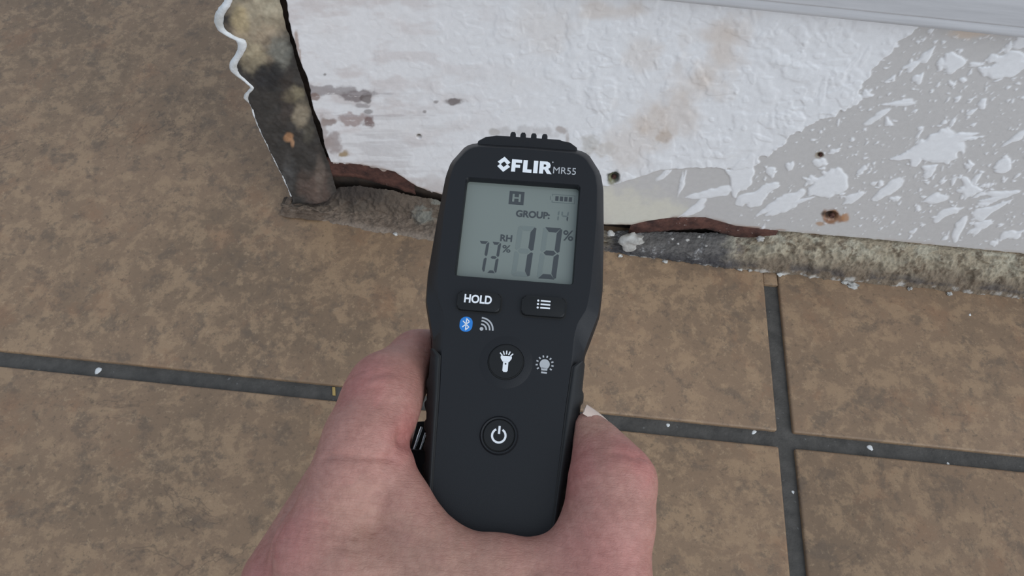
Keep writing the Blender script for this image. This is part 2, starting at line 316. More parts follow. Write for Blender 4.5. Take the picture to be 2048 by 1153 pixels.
sb(575, 200, 18, 60, (.075, .055, .045), .5, .5, 2); sb(577, 275, 10, 10, (.50, .26, .13), .9, .5, 5); sb(585, 287, 5, 10, (.48, .27, .15), .9, .4, 5); sb(630, 380, 40, 50, (.14, .095, .075), .85, .4, 3); sb(575, 345, 20, 40, (.10, .095, .09), .6, .5, 6)
sb(640, 350, 12, 60, (.17, .13, .105), .7, .4, 4)
cs *= (.72+.56*n5[..., None])*(.8+.4*fbm(sx/6, sy/6, 2, 3)[..., None])
Pb = np.stack([Xs, Ys, Zs], -1)
ed = Pb[:, :1].copy(); ed[..., 1] += .011; Pb = np.concatenate([ed, Pb], 1); cs = np.concatenate([np.full_like(ed, .5), cs], 1)
strip = grid_obj('stained_board', Pb, M['mold'], wall, np.clip(cs, 0, 1)); strip['label'] = 'mould-blackened tan board strip at the free end of the wall'
# curled torn paint skin along its outer edge: a ribbon with thickness
zr = np.linspace(.012, .26, 260); xr = np.interp(zr, wlz, wlx); kk = np.exp(-(np.arange(-4, 5)/2.2)**2); kk /= kk.sum(); xr = np.convolve(np.pad(xr, 4, 'edge'), kk, 'valid')+.0008*(fbm(zr*170, zr*0, 2)-.5); _, pyr = project(xr, np.full_like(xr, YS), zr)
wdt = .0036*sm(215, 120, pyr)+.0009+.0012*np.exp(-((pyr-190)/14)**2)+.0012*(vn(zr*150, zr*0, 6)-.5)*sm(300, 150, pyr)+.0004*(vn(zr*500, zr*0, 6)-.5); wdt = np.maximum(wdt, .0006)
ring = []
for a in np.linspace(0, 2*math.pi, 11)[:-1]:
    ring.append(np.stack([xr-wdt*.55+wdt*.62*math.cos(a)+.0004*(vn(zr*800, zr*0+a, 5)-.5), YS-.0004+wdt*.5*math.sin(a)+.0012, zr], -1))
ring.append(ring[0]); grid_obj('torn_paint_edge', np.stack(ring, 1), M['torn'], wall)
# rusty metal channel showing under the paint
def rag_strip(name, top, bot, Y, mat, thick=.002, rag=.0016, parent=wall):
    tx, tz = interp(top, Y); b2, z2 = interp(bot, Y); x = np.arange(tx[0], tx[-1], .0008)
    zt = np.interp(x, tx, tz)+rag*(fbm(x*300, x*0, 4)-.5); zl = np.interp(x, b2, z2)+rag*(fbm(x*330, x*0+5, 2)-.5)
    rows = [np.stack([x, np.full_like(x, Y+thick), zt], -1)]+[np.stack([x, Y-.0008*np.sin(math.pi*k)+.0007*(fbm(x*400, k*9+x*0, 5)-.5), zt*(1-k)+zl*k], -1) for k in np.linspace(0, 1, 7)]+[np.stack([x, np.full_like(x, Y+thick), zl], -1)]
    return grid_obj(name, np.stack(rows, 1), mat, parent)
rag_strip('rusty_channel', [(645, 318), (700, 321), (790, 336), (830, 362)], [(645, 352), (720, 356), (790, 376), (830, 390)], YW+.003, M['rust'])
rag_strip('rusty_channel', [(1262, 448), (1345, 436), (1410, 434), (1500, 452), (1560, 458)], [(1262, 468), (1345, 461), (1410, 458), (1500, 482), (1560, 478)], YW+.001, M['rust'])
# rusted screws in the holes
def screw(px, py, r, Y):
    c = at_wall(px, py, Y); bm = bmesh.new(); bmesh.ops.create_cone(bm, cap_ends=True, segments=14, radius1=r, radius2=r*.75, depth=.002, matrix=Matrix.Rotation(math.pi/2, 4, 'X'))
    bmesh.ops.inset_region(bm, faces=[f for f in bm.faces if f.normal.y < -.9], thickness=r*.4, depth=-.0006)
    bmesh.ops.translate(bm, verts=bm.verts, vec=c); bm_obj('rusted_screw', bm, M['rust'], wall, 40)
screw(1664, 432, .0022, YW+.0012); screw(1228, 354, .0018, YW+.0015); screw(1641, 310, .0012, YW+.0008)

# overhanging board above the panel
m, t, b = mat_base('white_board', .45); tc = nd(t, 'ShaderNodeTexCoord'); mp = nd(t, 'ShaderNodeMapping'); mp.inputs['Scale'].default_value = (1, 1, 14); t.links.new(tc.outputs['Object'], mp.inputs['Vector'])
n1 = noise(t, mp.outputs[0], 14, 6, .6); c = ramp(t, n1, (.35, lin(196, 197, 200)), (.65, lin(212, 213, 216)))
sc = ramp(t, noise(t, mp.outputs[0], 9, 5, .7), (.655, BK), (.675, WH)); c = mix(t, mix(t, .35, BK, sc), c, lin(120, 118, 120)); t.links.new(c, b.inputs['Base Color']); bump(t, b, noise(t, tc.outputs['Object'], 140, 4, .6), .12, .001); M['board'] = m
bm = bmesh.new(); prof = [(YW+.012, 0), (YW-.004, 0), (YW-.0100, .0006), (YW-.0118, .0020), (YW-.0124, .0045), (YW-.0124, .0085), (YW-.0133, .0092), (YW-.0138, .0105), (YW-.0138, .76), (YW-.010, .765), (YW+.012, .765)]
rows = [[bm.verts.new((x, y, top_z+z)) for y, z in prof] for x in (-.155, .96)]
for i in range(len(prof)-1): bm.faces.new((rows[0][i], rows[0][i+1], rows[1][i+1], rows[1][i]))
bm.faces.new(rows[0]); bm.faces.new(rows[1][::-1])
bm.faces.new((rows[0][-1], rows[0][0], rows[1][0], rows[1][-1]))
tr = bm_obj('trim_1', bm, M['board'], None, 50); tag(tr, 'scuffed white board overhanging the painted wall panel', None, 'structure')

# mortar curb at the foot of the wall
cb = np.array([(560, 412), (590, 430), (640, 440), (720, 458), (860, 482), (1020, 488), (1207, 503), (1300, 516), (1400, 530), (1520, 545), (1632, 556), (1750, 570), (2046, 596)], float)
ctp = np.array([(560, 408), (590, 418), (640, 400), (680, 376), (720, 374), (790, 386), (880, 406), (1000, 440), (1208, 468), (1262, 462), (1330, 466), (1420, 468), (1490, 471), (1560, 463), (1734, 478), (2046, 508)], float)
fb = np.array([at_floor(x, y) for x, y in cb]); tw = np.array([at_wall(x, y, YW+.003) for x, y in ctp])
xc = np.concatenate([np.arange(-.19, .46, .0007), np.arange(.46, .96, .006)]); tt = np.linspace(0, 1, 46)
Y0 = np.interp(xc, fb[:, 0], fb[:, 1])+.003*(fbm(xc*150, xc*0, 3)-.5); zt = np.maximum(np.interp(xc, tw[:, 0], tw[:, 2]), .002)
Xc = np.repeat(xc[:, None], 46, 1); e = tt[None]
bul = sm(.075, .10, Xc)*sm(.185, .15, Xc)
Yc = Y0[:, None]+(YW+.004-Y0[:, None])*e**(1.15+.9*bul); Zc = zt[:, None]*(np.sin(e*math.pi/2)**(.85+.0*bul))
wl_ = sm(.02, -.03, Xc); ledge = np.clip(e/.55, 0, 1); ris = np.clip((e-.55)/.45, 0, 1)
Yl = Y0[:, None]+(.337-Y0[:, None])*ledge+(YW+.004-.337)*ris**1.5; Zl = .0055*ledge**.7*(.6+.8*fbm(Xc*60, e*3+0*Xc, 6, 3))+(zt[:, None]-.0055)*ris**.8; Yc = Yc*(1-wl_)+Yl*wl_; Zc = Zc*(1-wl_)+Zl*wl_
nz = fbm(Xc*170, e*7+0*Xc, 2, 5)-.5; n2 = fbm(Xc*600, e*28+0*Xc, 5, 3)-.5
amp = .0085*np.sin(np.clip(e, .05, .97)*math.pi)*(1-.6*bul); Yc -= amp*nz+.0016*n2; Zc += amp*.6*nz+.0012*n2*np.sin(e*math.pi); Zc = np.maximum(Zc, -.001)
cx_, cy_ = project(Xc, Yc, Zc)
cc = np.empty(Xc.shape+(3,)); cc[:] = (.37, .31, .225)
f1 = fbm(cx_/42, cy_/22, 1, 6, .65); f2 = fbm(cx_/20, cy_/16, 4, 6, .75)
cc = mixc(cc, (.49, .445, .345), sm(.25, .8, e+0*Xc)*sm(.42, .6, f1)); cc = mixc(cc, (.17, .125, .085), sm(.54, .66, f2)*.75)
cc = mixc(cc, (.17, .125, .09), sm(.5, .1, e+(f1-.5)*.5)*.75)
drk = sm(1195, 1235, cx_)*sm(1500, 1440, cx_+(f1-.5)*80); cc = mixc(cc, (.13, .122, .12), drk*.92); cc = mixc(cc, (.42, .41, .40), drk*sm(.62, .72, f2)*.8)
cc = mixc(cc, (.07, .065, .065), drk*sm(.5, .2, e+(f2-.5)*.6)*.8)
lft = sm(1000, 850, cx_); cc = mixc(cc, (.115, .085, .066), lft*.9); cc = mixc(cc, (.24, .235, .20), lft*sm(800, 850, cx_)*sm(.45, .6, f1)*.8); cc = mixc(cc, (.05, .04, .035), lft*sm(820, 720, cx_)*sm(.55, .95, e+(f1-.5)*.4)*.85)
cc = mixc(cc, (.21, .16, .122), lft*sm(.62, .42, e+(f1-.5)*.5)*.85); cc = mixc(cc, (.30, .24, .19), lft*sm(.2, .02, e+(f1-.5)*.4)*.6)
cc = mixc(cc, (.40, .22, .11), sm(1500, 1540, cx_)*sm(.9, 1, e+0*Xc)*sm(.5, .65, f1)*.7)
wh = sm(.07, .02, e+(f2-.5)*.25)*sm(.5, .6, fbm(cx_/22, cy_/9, 6, 4))*sm(1100, 1250, cx_); cc = mixc(cc, (.55, .52, .48), wh*.8)
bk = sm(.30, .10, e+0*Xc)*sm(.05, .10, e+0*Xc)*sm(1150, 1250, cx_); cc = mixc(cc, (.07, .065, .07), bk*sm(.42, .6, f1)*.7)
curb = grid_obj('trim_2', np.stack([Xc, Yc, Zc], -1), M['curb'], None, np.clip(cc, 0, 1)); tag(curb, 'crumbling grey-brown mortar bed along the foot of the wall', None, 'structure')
def lump(name, c, sz, mat, parent, k=0, amp=.35):
    bm = bmesh.new(); bmesh.ops.create_icosphere(bm, subdivisions=3, radius=1)
    for v in bm.verts:
        q = v.co; f = 1+amp*(float(vn(q.x*1.7+k*5+q.z, q.y*1.7+3*q.z, k))-.5)*2; v.co = Vector((c[0]+q.x*sz[0]*f, c[1]+q.y*sz[1]*f, c[2]+q.z*sz[2]*f))
    return bm_obj(name, bm, mat, parent, 80)
p = at_wall(1262, 482, .333); lump('plaster_lump', p, (.0085, .006, .009), M['plaster'], curb, 2)
for k, (x, y, Y, r) in enumerate([(1520, 478, .338, .0030), (1222, 468, .336, .003), (1375, 480, .3345, .0014), (1356, 488, .3335, .0010), (1412, 492, .333, .0011), (1345, 478, .335, .001), (1398, 474, .335, .0012)]):
    p = at_wall(x, y, Y); lump('plaster_crumb', p, (r, r*.8, r*.8), M['plaster'], curb, k)
for k, (x, y, r) in enumerate([(1706, 571, .0040), (1480, 540, .0018), (1560, 549, .0020), (1820, 578, .002), (790, 468, .002), (1500, 541, .0016), (1690, 566, .0025), (1900, 588, .002), (1330, 523, .0018), (1240, 512, .0016)]):
    p = at_floor(x, y, .0008); lump('plaster_crumb', p, (r, r*.7, r*.5), M['plaster'], curb, k+9, .6)
M['crud'] = rough_material('dirt_crust', lin(98, 82, 69), lin(130, 112, 96), 150, .95, .8, .002)
p = at_floor(612, 424, .002); lump('mortar_clod', p, (.016, .006, .0022), M['crud'], curb, 4, .6)
p = at_floor(577, 412, .002); lump('mortar_clod', p, (.0035, .008, .0022), M['crud'], curb, 6, .6)

# ------------------------------------------------------------------ moisture meter (local units, K metres each: x right, y up its length, z out of its face)
K = .000916
AX = np.array([[.99809, -.00714, .0614], [-.00702, .97378, .22737], [-.06141, -.22737, .97187]])
ORG = CAM+(np.array([.00045, .12016, .26692])-CAM)*(K*1000)
root = bpy.data.objects.new('moisture_meter', None); COL.objects.link(root); root.empty_display_size = .02
root.matrix_world = Matrix([[AX[0][i], AX[1][i], AX[2][i], ORG[i]] for i in range(3)]+[[0, 0, 0, 1]])
tag(root, 'black handheld moisture meter with grey display held in front of the wall', 'moisture meter')
def plastic(name, c, rough, bs=.12):
    m, t, b = mat_base(name, rough, c); tc = nd(t, 'ShaderNodeTexCoord'); bump(t, b, noise(t, tc.outputs['Object'], 3500, 2, .5), bs, .0002); b.inputs['Specular IOR Level'].default_value = .30; return m
M['plastic'] = plastic('black_plastic', (.0115, .0122, .0142, 1), .40); M['rubber'] = plastic('black_rubber', (.016, .017, .018, 1), .55, .3)
M['button'] = plastic('button_rubber', (.008, .0085, .009, 1), .5); M['ink_white'] = mat_base('white_print', .5, (.78, .80, .82, 1))[0]
M['ink_grey'] = mat_base('grey_print', .5, (.42, .43, .44, 1))[0]; M['ink_blue'] = mat_base('blue_print', .5, lin(30, 120, 200))[0]
M['lcd'] = mat_base('display_glass', .22, lin(118, 125, 119))[0]; M['seg'] = mat_base('display_segment', .3, lin(62, 66, 68))[0]; M['seg2'] = mat_base('display_ghost', .3, lin(109, 117, 113))[0]
M['seg3'] = mat_base('display_faint_segment', .3, lin(92, 100, 98))[0]
M['chrome'] = mat_base('chrome', .15, (.8, .8, .8, 1))[0]; M['chrome'].node_tree.nodes['Principled BSDF'].inputs['Metallic'].default_value = 1
keys = [(0, 70.2, 0, 66.6), (20, 70, 18.8, 66.2), (23.6, 68.6, 22.4, 64.3), (28.7, 61.0, 26.3, 58.4), (30, 55, 27.4, 53), (31.1, 38, 28.0, 40), (32, 16, 27.6, 14), (31.5, 5.4, 26.8, 6.5), (28.8, -4, 23.9, .8), (27.2, -9, 23.1, -4),
        (27, -13, 22.9, -13.5), (26.5, -28, 21.8, -28), (24.9, -44, 21, -44), (23.4, -62, 20, -62), (22, -78, 19, -77), (18, -89, 15.5, -86), (9, -94, 8, -90), (0, -96, 0, -92)]
def full(idx, inset=0):
    pts = [(k[idx], k[idx+1]) for k in keys]; pts = pts+[(-x, y) for x, y in pts[-2:0:-1]]
    # corner-cutting once for softness
    out = []
    for i in range(len(pts)):
        a = Vector(pts[i-1]); b = Vector(pts[i]); c = Vector(pts[(i+1) % len(pts)])
        ka = min(.3, 1.0/max((a-b).length, .01)); kc = min(.3, 1.0/max((c-b).length, .01)); out += [b.lerp(a, ka), b.lerp(c, kc)]
    cx = Vector((0, -12))
    return [p-(p-cx).normalized()*inset for p in out]
def V3(p, z): return (p[0]*K, p[1]*K, z*K)
def rrect(x0, x1, y0, y1, r, n=5):
    o = []
    for cx, cy, a0 in ((x1-r, y1-r, 0), (x0+r, y1-r, 90), (x0+r, y0+r, 180), (x1-r, y0+r, 270)):
        for i in range(n+1): a = math.radians(a0+90*i/n); o.append((cx+r*math.cos(a), cy+r*math.sin(a)))
    return o
def loop_faces(bm, A, B):
    for i in range(len(A)): bm.faces.new((A[i], A[(i+1) % len(A)], B[(i+1) % len(A)], B[i]))
bm = bmesh.new()
fo, oo = full(2), full(0)
rings = [[bm.verts.new(V3(p, z)) for p in pts] for pts, z in ((full(2, .5), 0), (full(2, .1), -.25), ([a.lerp(b, .12) for a, b in zip(fo, oo)], -.9), ([a.lerp(b, .85) for a, b in zip(fo, oo)], -4.2), (oo, -6.5), (full(0, .1), -17), (full(0, 1.5), -22), (full(0, 5), -27), (full(0, 8), -28.5))]
for a, b in zip(rings, rings[1:]): loop_faces(bm, a, b)
bm.faces.new(rings[-1])
hole = [bm.verts.new(V3(p, 0)) for p in rrect(-21.4, 21.2, 14.4, 53.2, 1.3)]
h2 = [bm.verts.new(V3(p, -.7)) for p in rrect(-21.0, 20.8, 14.8, 52.8, 1.0)]; h3 = [bm.verts.new(V3(p, -3.4)) for p in rrect(-20.9, 20.7, 14.9, 52.7, 1.0)]
loop_faces(bm, hole, h2); loop_faces(bm, h2, h3)
bmesh.ops.triangle_fill(bm, use_beauty=True, edges=[bm.edges.get((a[i], a[(i+1) % len(a)])) for a in (rings[0], hole) for i in range(len(a))])
bm_obj('body', bm, M['plastic'], root, 28)
def prism(polys, z0, z1, bev=0):
    bm = bmesh.new()
    for pts in polys:
        a = [bm.verts.new(V3(p, z0)) for p in pts]; b = [bm.verts.new(V3(p, z1)) for p in pts]; loop_faces(bm, a, b); bm.faces.new(a[::-1]); f = bm.faces.new(b)
        if bev: bmesh.ops.bevel(bm, geom=list(f.edges), offset=bev*K, segments=3, affect='EDGES', profile=.6)
    return bm
def flat(name, polys, z, mat, parent, h=.08): return bm_obj(name, prism(polys, z-.15, z+h), mat, parent)
def holed(name, outer, inner, z, mat, parent, h=.08, extra=()):
    bm = prism(extra, z-.15, z+h) if extra else bmesh.new()
    A = [[bm.verts.new(V3(p, zz_)) for p in outer] for zz_ in (z-.15, z+h)]; B = [[bm.verts.new(V3(p, zz_)) for p in inner] for zz_ in (z-.15, z+h)]
    loop_faces(bm, *A); loop_faces(bm, *B)
    bmesh.ops.triangle_fill(bm, use_beauty=True, edges=[bm.edges.get((a[i], a[(i+1) % len(a)])) for a in (A[1], B[1]) for i in range(len(a))])
    return bm_obj(name, bm, mat, parent)
def circ(cx, cy, r, n=36, a0=0, a1=360):
    k = n if a1-a0 == 360 else n+1
    return [(cx+r*math.cos(math.radians(a0+(a1-a0)*i/n)), cy+r*math.sin(math.radians(a0+(a1-a0)*i/n))) for i in range(k)]
def arc(cx, cy, r0_, r1_, a0, a1, n=18): return circ(cx, cy, r1_, n, a0, a1)+circ(cx, cy, r0_, n, a0, a1)[::-1]
def rect(x0, x1, y0, y1): return [(x0, y0), (x1, y0), (x1, y1), (x0, y1)]
def text(name, s, x, y, w, h, z, mat, parent, bold=0, rot=0, slant=0):
    cu = bpy.data.curves.new(name, 'FONT'); cu.body = s; cu.extrude = .02; cu.offset = bold; cu.resolution_u = 4; ob = bpy.data.objects.new(name, cu); COL.objects.link(ob)
    dg = bpy.context.evaluated_depsgraph_get(); dg.update(); me = bpy.data.meshes.new_from_object(ob.evaluated_get(dg)); bpy.data.objects.remove(ob); bpy.data.curves.remove(cu)
    n = len(me.vertices); co = np.empty(n*3, np.float32); me.vertices.foreach_get('co', co); co = co.reshape(-1, 3); lo = co.min(0); hi = co.max(0)
    X = (co[:, 0]-lo[0])/(hi[0]-lo[0])*w; Y = (co[:, 1]-lo[1])/(hi[1]-lo[1])*h; c, q = math.cos(rot), math.sin(rot); X = X+slant*Y
    out = np.stack([(x+X*c-Y*q)*K, (y+X*q+Y*c)*K, (z+(co[:, 2] > 0)*.08)*K], 1).astype(np.float32); me.vertices.foreach_set('co', out.ravel()); me.materials.clear(); me.materials.append(mat); me.update(); me.name = name
    return link(bpy.data.objects.new(name, me), parent)
# display
lcd = bm_obj('display', prism([rect(-22.5, 22.5, 13, 54)], -2.6, -1.5), M['lcd'], root); lcd['label'] = 'grey liquid crystal display with dark digits'
ZL = -1.5
LS = (253.9+3.2)/(253.9+1.5); lcd.scale = (LS, LS, 1); lcd.location = ((1-LS)*14.72*K, (1-LS)*-64.0*K, -1.7*K)
def SEG(x, y, w, h, on, t, name, sl=.06, mat=None, gap=.25):
    s = lambda p: (x+p[0]+sl*p[1], y+p[1]); hh = h/2; g = gap; polys = []
    if 'a' in on: polys.append([(g+.3, h), (w-g-.3, h), (w-t-g, h-t), (t+g, h-t)])
    if 'd' in on: polys.append([(t+g, t), (w-t-g, t), (w-g-.3, 0), (g+.3, 0)])
    if 'g' in on: polys.append([(t*.5+g, hh), (t+g, hh+t/2), (w-t-g, hh+t/2), (w-t*.5-g, hh), (w-t-g, hh-t/2), (t+g, hh-t/2)])
    for k, xx, y0, y1 in (('f', 0, hh, h), ('e', 0, 0, hh), ('b', w, hh, h), ('c', w, 0, hh)):
        if k in on:
            d = 1 if xx == 0 else -1; polys.append([(xx, y0+g+(.5 if y0 else .3)), (xx, y1-g-.3), (xx+d*t*.35, y1-g), (xx+d*t, y1-t-g if y1 == h else y1-t*.6-g), (xx+d*t, y0+t+g if y0 == 0 else y0+t*.6+g), (xx+d*t*.4, y0+g)])
    return flat(name, [[s(q) for q in p] for p in polys], ZL, mat or M['seg'], lcd, .05)
SEG(-1.2, 16.6, 6.6, 19.3, 'adefg', 1.7, 'ghost_digit', .05, M['seg2']); SEG(-1.2, 16.6, 6.6, 19.3, 'bc', 1.9, 'digit', .05)
SEG(8.0, 16.4, 6.8, 19.7, 'ef', 1.7, 'ghost_digit', .05, M['seg2']); SEG(8.0, 16.4, 6.8, 19.7, 'abcdg', 1.8, 'digit', .05)
SEG(-15.0, 17.0, 4.1, 11.9, 'abc', 1.0, 'digit', .06); SEG(-10.3, 17.0, 3.7, 11.9, 'abcdg', 1.0, 'digit', .06)
SEG(11.9, 38.9, 2.2, 4.0, 'bc', .5, 'digit', .04, M['seg3'], .1); SEG(14.9, 38.9, 2.6, 4.0, 'fgb', .5, 'digit', .04, M['seg3'], .1); SEG(14.9, 38.9, 2.6, 4.0, 'c', .55, 'digit', .04, None, .1)
text('group_lettering', 'GROUP:', -1.6, 39.3, 12.4, 2.75, ZL, M['seg'], lcd, .034); text('humidity_lettering', 'RH', -6.4, 29.4, 4.3, 2.6, ZL, M['seg'], lcd, .03)
text('percent_sign', '%', -5.3, 25.2, 3.0, 2.8, ZL, M['seg'], lcd, .01); text('percent_sign', '%', 16.2, 31.5, 3.7, 4.0, ZL, M['seg'], lcd, .012)
flat('hold_symbol', [rect(-4.7, .8, 44.1, 49.4)], ZL, M['seg'], lcd, .04); text('hold_letter', 'H', -3.5, 45.2, 3.1, 3.1, ZL+.05, M['lcd'], lcd, .03)
flat('battery_symbol', [rect(12.3+i*1.65, 13.5+i*1.65, 46.8, 48.6) for i in range(4)], ZL, M['seg'], lcd, .04)
flat('battery_outline', [rect(11.2, 19.4, 49.15, 49.35), rect(11.2, 19.4, 46.0, 46.2), rect(19.3, 19.5, 46.0, 49.35), rect(11.1, 11.3, 46.0, 46.9), rect(11.1, 11.3, 48.5, 49.35), rect(10.4, 10.6, 46.9, 48.5)], ZL, M['seg3'], lcd, .04)
# logo and lettering on the brow
dm = lambda cx, cy, a, b: [(cx, cy+b), (cx-a, cy), (cx, cy-b), (cx+a, cy)]
bm = prism([[(-7.8, 62.4), (-10.2, 60.2), (-9.1, 59.2), (-7.8, 60.5), (-6.5, 59.2), (-5.4, 60.2)], [(-7.8, 56.2), (-5.4, 58.4), (-6.5, 59.4), (-7.8, 58.1), (-9.1, 59.4), (-10.2, 58.4)]], -.15, .08); bm_obj('diamond_logo', bm, M['ink_white'], root)
x = -4.9
flat('logo_lettering', [[(x, 56.6), (x+1.5, 56.6), (x+1.5, 58.3), (x+3.2, 58.3), (x+3.2, 59.5), (x+1.5, 59.5), (x+1.5, 60.3), (x+3.8, 60.3), (x+3.8, 61.6), (x, 61.6)],
     [(x+4.3, 56.6), (x+7.6, 56.6), (x+7.6, 57.9), (x+5.9, 57.9), (x+5.9, 61.6), (x+4.3, 61.6)], [(x+8.2, 56.6), (x+9.8, 56.6), (x+9.8, 61.6), (x+8.2, 61.6)]], 0, M['ink_white'], root)
holed('logo_letter', [(x+10.4, 56.6), (x+11.9, 56.6), (x+11.9, 58.3), (x+12.3, 58.3), (x+13.4, 56.6), (x+15.1, 56.6), (x+13.7, 58.7), (x+14.4, 59.3), (x+14.5, 60.2), (x+14.1, 61.1), (x+13.2, 61.6), (x+10.4, 61.6)], [(x+11.9, 59.4), (x+12.6, 59.4), (x+13.0, 59.9), (x+12.6, 60.4), (x+11.9, 60.4)], 0, M['ink_white'], root)
flat('logo_dot', [circ(x+15.2, 61.5, .28, 10)], 0, M['ink_grey'], root)
text('model_lettering', 'MR55', 10.7, 57.0, 8.4, 2.7, 0, M['ink_grey'], root, 0)
# buttons
def button(name, pts, h, mat, bev=.5, base=0):
    return bm_obj(name, prism([pts], -.6+base, h, bev), mat, root, 40)
def moat(name, pts_o, pts_i, z=.03): return holed(name, pts_o, pts_i, z-.05, M['seam'], root, .06)
M['seam'] = mat_base('dark_seam', .7, (.006, .006, .006, 1))[0]
hb = button('hold_button', rrect(-19.0, -3.8, 1.9, 8.7, 1.5), 1.6, M['button'], .7); moat('button_seam', rrect(-19.5, -3.3, 1.4, 9.2, 1.8), rrect(-18.9, -3.9, 2, 8.6, 1.5))
text('hold_lettering', 'HOLD', -16.6, 4.5, 9.7, 3.1, 1.6, M['ink_white'], hb, .03)
mb = button('menu_button', rrect(3.7, 18.9, 1.9, 8.9, 1.5), 1.6, M['button'], .7); moat('button_seam', rrect(3.2, 19.4, 1.4, 9.4, 1.8), rrect(3.8, 18.8, 2, 8.8, 1.5))
flat('list_icon', [rect(10.2, 13.6, y, y+.55) for y in (4.5, 5.75, 7.0)]+[circ(9.3, y+.27, .38, 12) for y in (4.5, 5.75, 7.0)], 1.6, M['ink_white'], mb)
# dished ring around torch button
bm = bmesh.new(); rr_ = [[bm.verts.new((r*math.cos(a)*K, (-15.1+r*math.sin(a))*K, z*K)) for a in np.linspace(0, 2*math.pi, 49)[:-1]] for r, z in ((6.05, .02), (6.3, .5), (7.2, .42), (9.2, .02))]
for a, b in zip(rr_, rr_[1:]): loop_faces(bm, a, b)
bm_obj('torch_button_collar', bm, M['plastic'], root, 50)
tb_ = button('torch_button', circ(0, -15.1, 5.7, 48), 1.0, M['button'], .6); moat('button_seam', circ(0, -15.1, 6.15, 48), circ(0, -15.1, 5.6, 48), .3)
flat('torch_icon', [[(-1.9, -13.2), (1.9, -13.2), (1.9, -14.0), (1.1, -15.2), (-1.1, -15.2), (-1.9, -14.0)], [(-.9, -15.1), (.9, -15.1), (.9, -18.3), (.5, -18.7), (-.5, -18.7), (-.9, -18.3)]]+[[(q[0]*math.cos(a)-q[1]*math.sin(a)+1.0*math.sin(-a)*0+.0, q[0]*math.sin(a)+q[1]*math.cos(a)-14.6) for q in ((-.2, 2.0), (.2, 2.0), (.2, 3.3), (-.2, 3.3))] for a in (-.75, -.37, 0, .37, .75)], 1.0, M['ink_white'], tb_)
flat('torch_dot', [circ(0, -15.9, .28, 10)], 1.1, M['button'], tb_)
bm = bmesh.new(); rr_ = [[bm.verts.new((r*math.cos(a)*K, (-40.1+r*math.sin(a))*K, z*K)) for a in np.linspace(0, 2*math.pi, 49)[:-1]] for r, z in ((5.3, -.1), (5.5, .75), (6.0, .85), (6.5, .1))]
for a, b in zip(rr_, rr_[1:]): loop_faces(bm, a, b)
bm_obj('power_button_collar', bm, M['plastic'], root, 60)
pb = button('power_button', circ(0, -40.1, 5.0, 48), .8, M['button'], .5); moat('button_seam', circ(0, -40.1, 5.35, 48), circ(0, -40.1, 4.9, 48), .1)
flat('power_icon', [arc(0, -40.2, 1.9, 2.6, 118, 422, 30), rect(-.36, .36, -39.6, -37.0)], .8, M['ink_white'], pb)
# printed marks
bt = flat('bluetooth_badge', [rrect(-17.4, -12.9, -5.6, -.2, 2.1)], 0, M['ink_blue'], root); cx, cy = -15.15, -2.9
def stroke(a, b, w): d = Vector((b[0]-a[0], b[1]-a[1])).normalized()*w/2; return [(a[0]+d.y-d.x, a[1]-d.x-d.y), (b[0]+d.y+d.x, b[1]-d.x+d.y), (b[0]-d.y+d.x, b[1]+d.x+d.y), (a[0]-d.y-d.x, a[1]+d.x-d.y)]
flat('bluetooth_rune', [stroke((cx+a*1.15, cy+b*1.15), (cx+c*1.15, cy+d*1.15), .34) for a, b, c, d in ((0, -1.75, 0, 1.75), (0, 1.75, .95, .85), (.95, .85, -.95, -.85), (-.95, .85, .95, -.85), (.95, -.85, 0, -1.75))], .08, M['ink_white'], bt)
flat('signal_icon', [circ(-9.6, -4.1, .65, 20)]+[arc(-9.9, -4.4, r, r+.55, 0, 90, 14) for r in (1.7, 2.9, 4.0)], 0, M['ink_grey'], root)
cx, cy = 13.3, -14.7
flat('bulb_icon', [circ(cx, cy, 1.75, 28), [(cx-1.1, cy-1.2), (cx-1.0, cy-2.2), (cx+1.0, cy-2.2), (cx+1.1, cy-1.2)], rect(cx-1.0, cx+1.0, cy-3.2, cy-2.6)]+[[(cx+q[0]*math.cos(a)-q[1]*math.sin(a), cy+q[0]*math.sin(a)+q[1]*math.cos(a)) for q in ((2.35, -.25), (3.1, -.25), (3.1, .25), (2.35, .25))] for a in np.radians(range(-36, 217, 28))], 0, M['ink_grey'], root)
# rubber side grips with ribs and a seam against the face
gy = np.linspace(-12.5, -90, 70); fy = [k[3] for k in keys][::-1]; fx = [k[2] for k in keys][::-1]; oy = [k[1] for k in keys][::-1]; ox = [k[0] for k in keys][::-1]
for s in (-1, 1):
    wf = np.interp(gy, fy, fx)+.35; wo = np.interp(gy, oy, ox); lead = np.clip((-12.5-gy)/2.2, 0, 1); wf = wf+(1-lead)*2.6
    rib = .9*np.clip(np.cos((gy+24)*2*math.pi/7.2)*2.2, 0, 1)*(gy < -20)*(gy > -60)
    prof = []
    for z, k, e_ in ((-1.6, 0, 0), (.25, 0, 0), (.3, .18, 0), (-.6, .42, .2), (-3.2, .86, .5), (-6.2, 1.0, .8), (-13, 1.0, 1.0), (-19, 1.0, .7), (-21, .94, 0)):
        prof.append(np.stack([s*(wf*(1-k)+wo*k+e_*(.35+rib*(z < -2)))*K, gy*K, np.full_like(gy, z*K)], -1))
    o = grid_obj('side_grip', np.stack(prof, 1), M['rubber'], root)
    g = np.stack([np.stack([s*(wf+a)*K, gy*K, np.full_like(gy, b*K)], -1) for a, b in ((-.55, .02), (-.25, .09), (.12, .09))], 1); grid_obj('grip_seam', g, M['seam'], root)
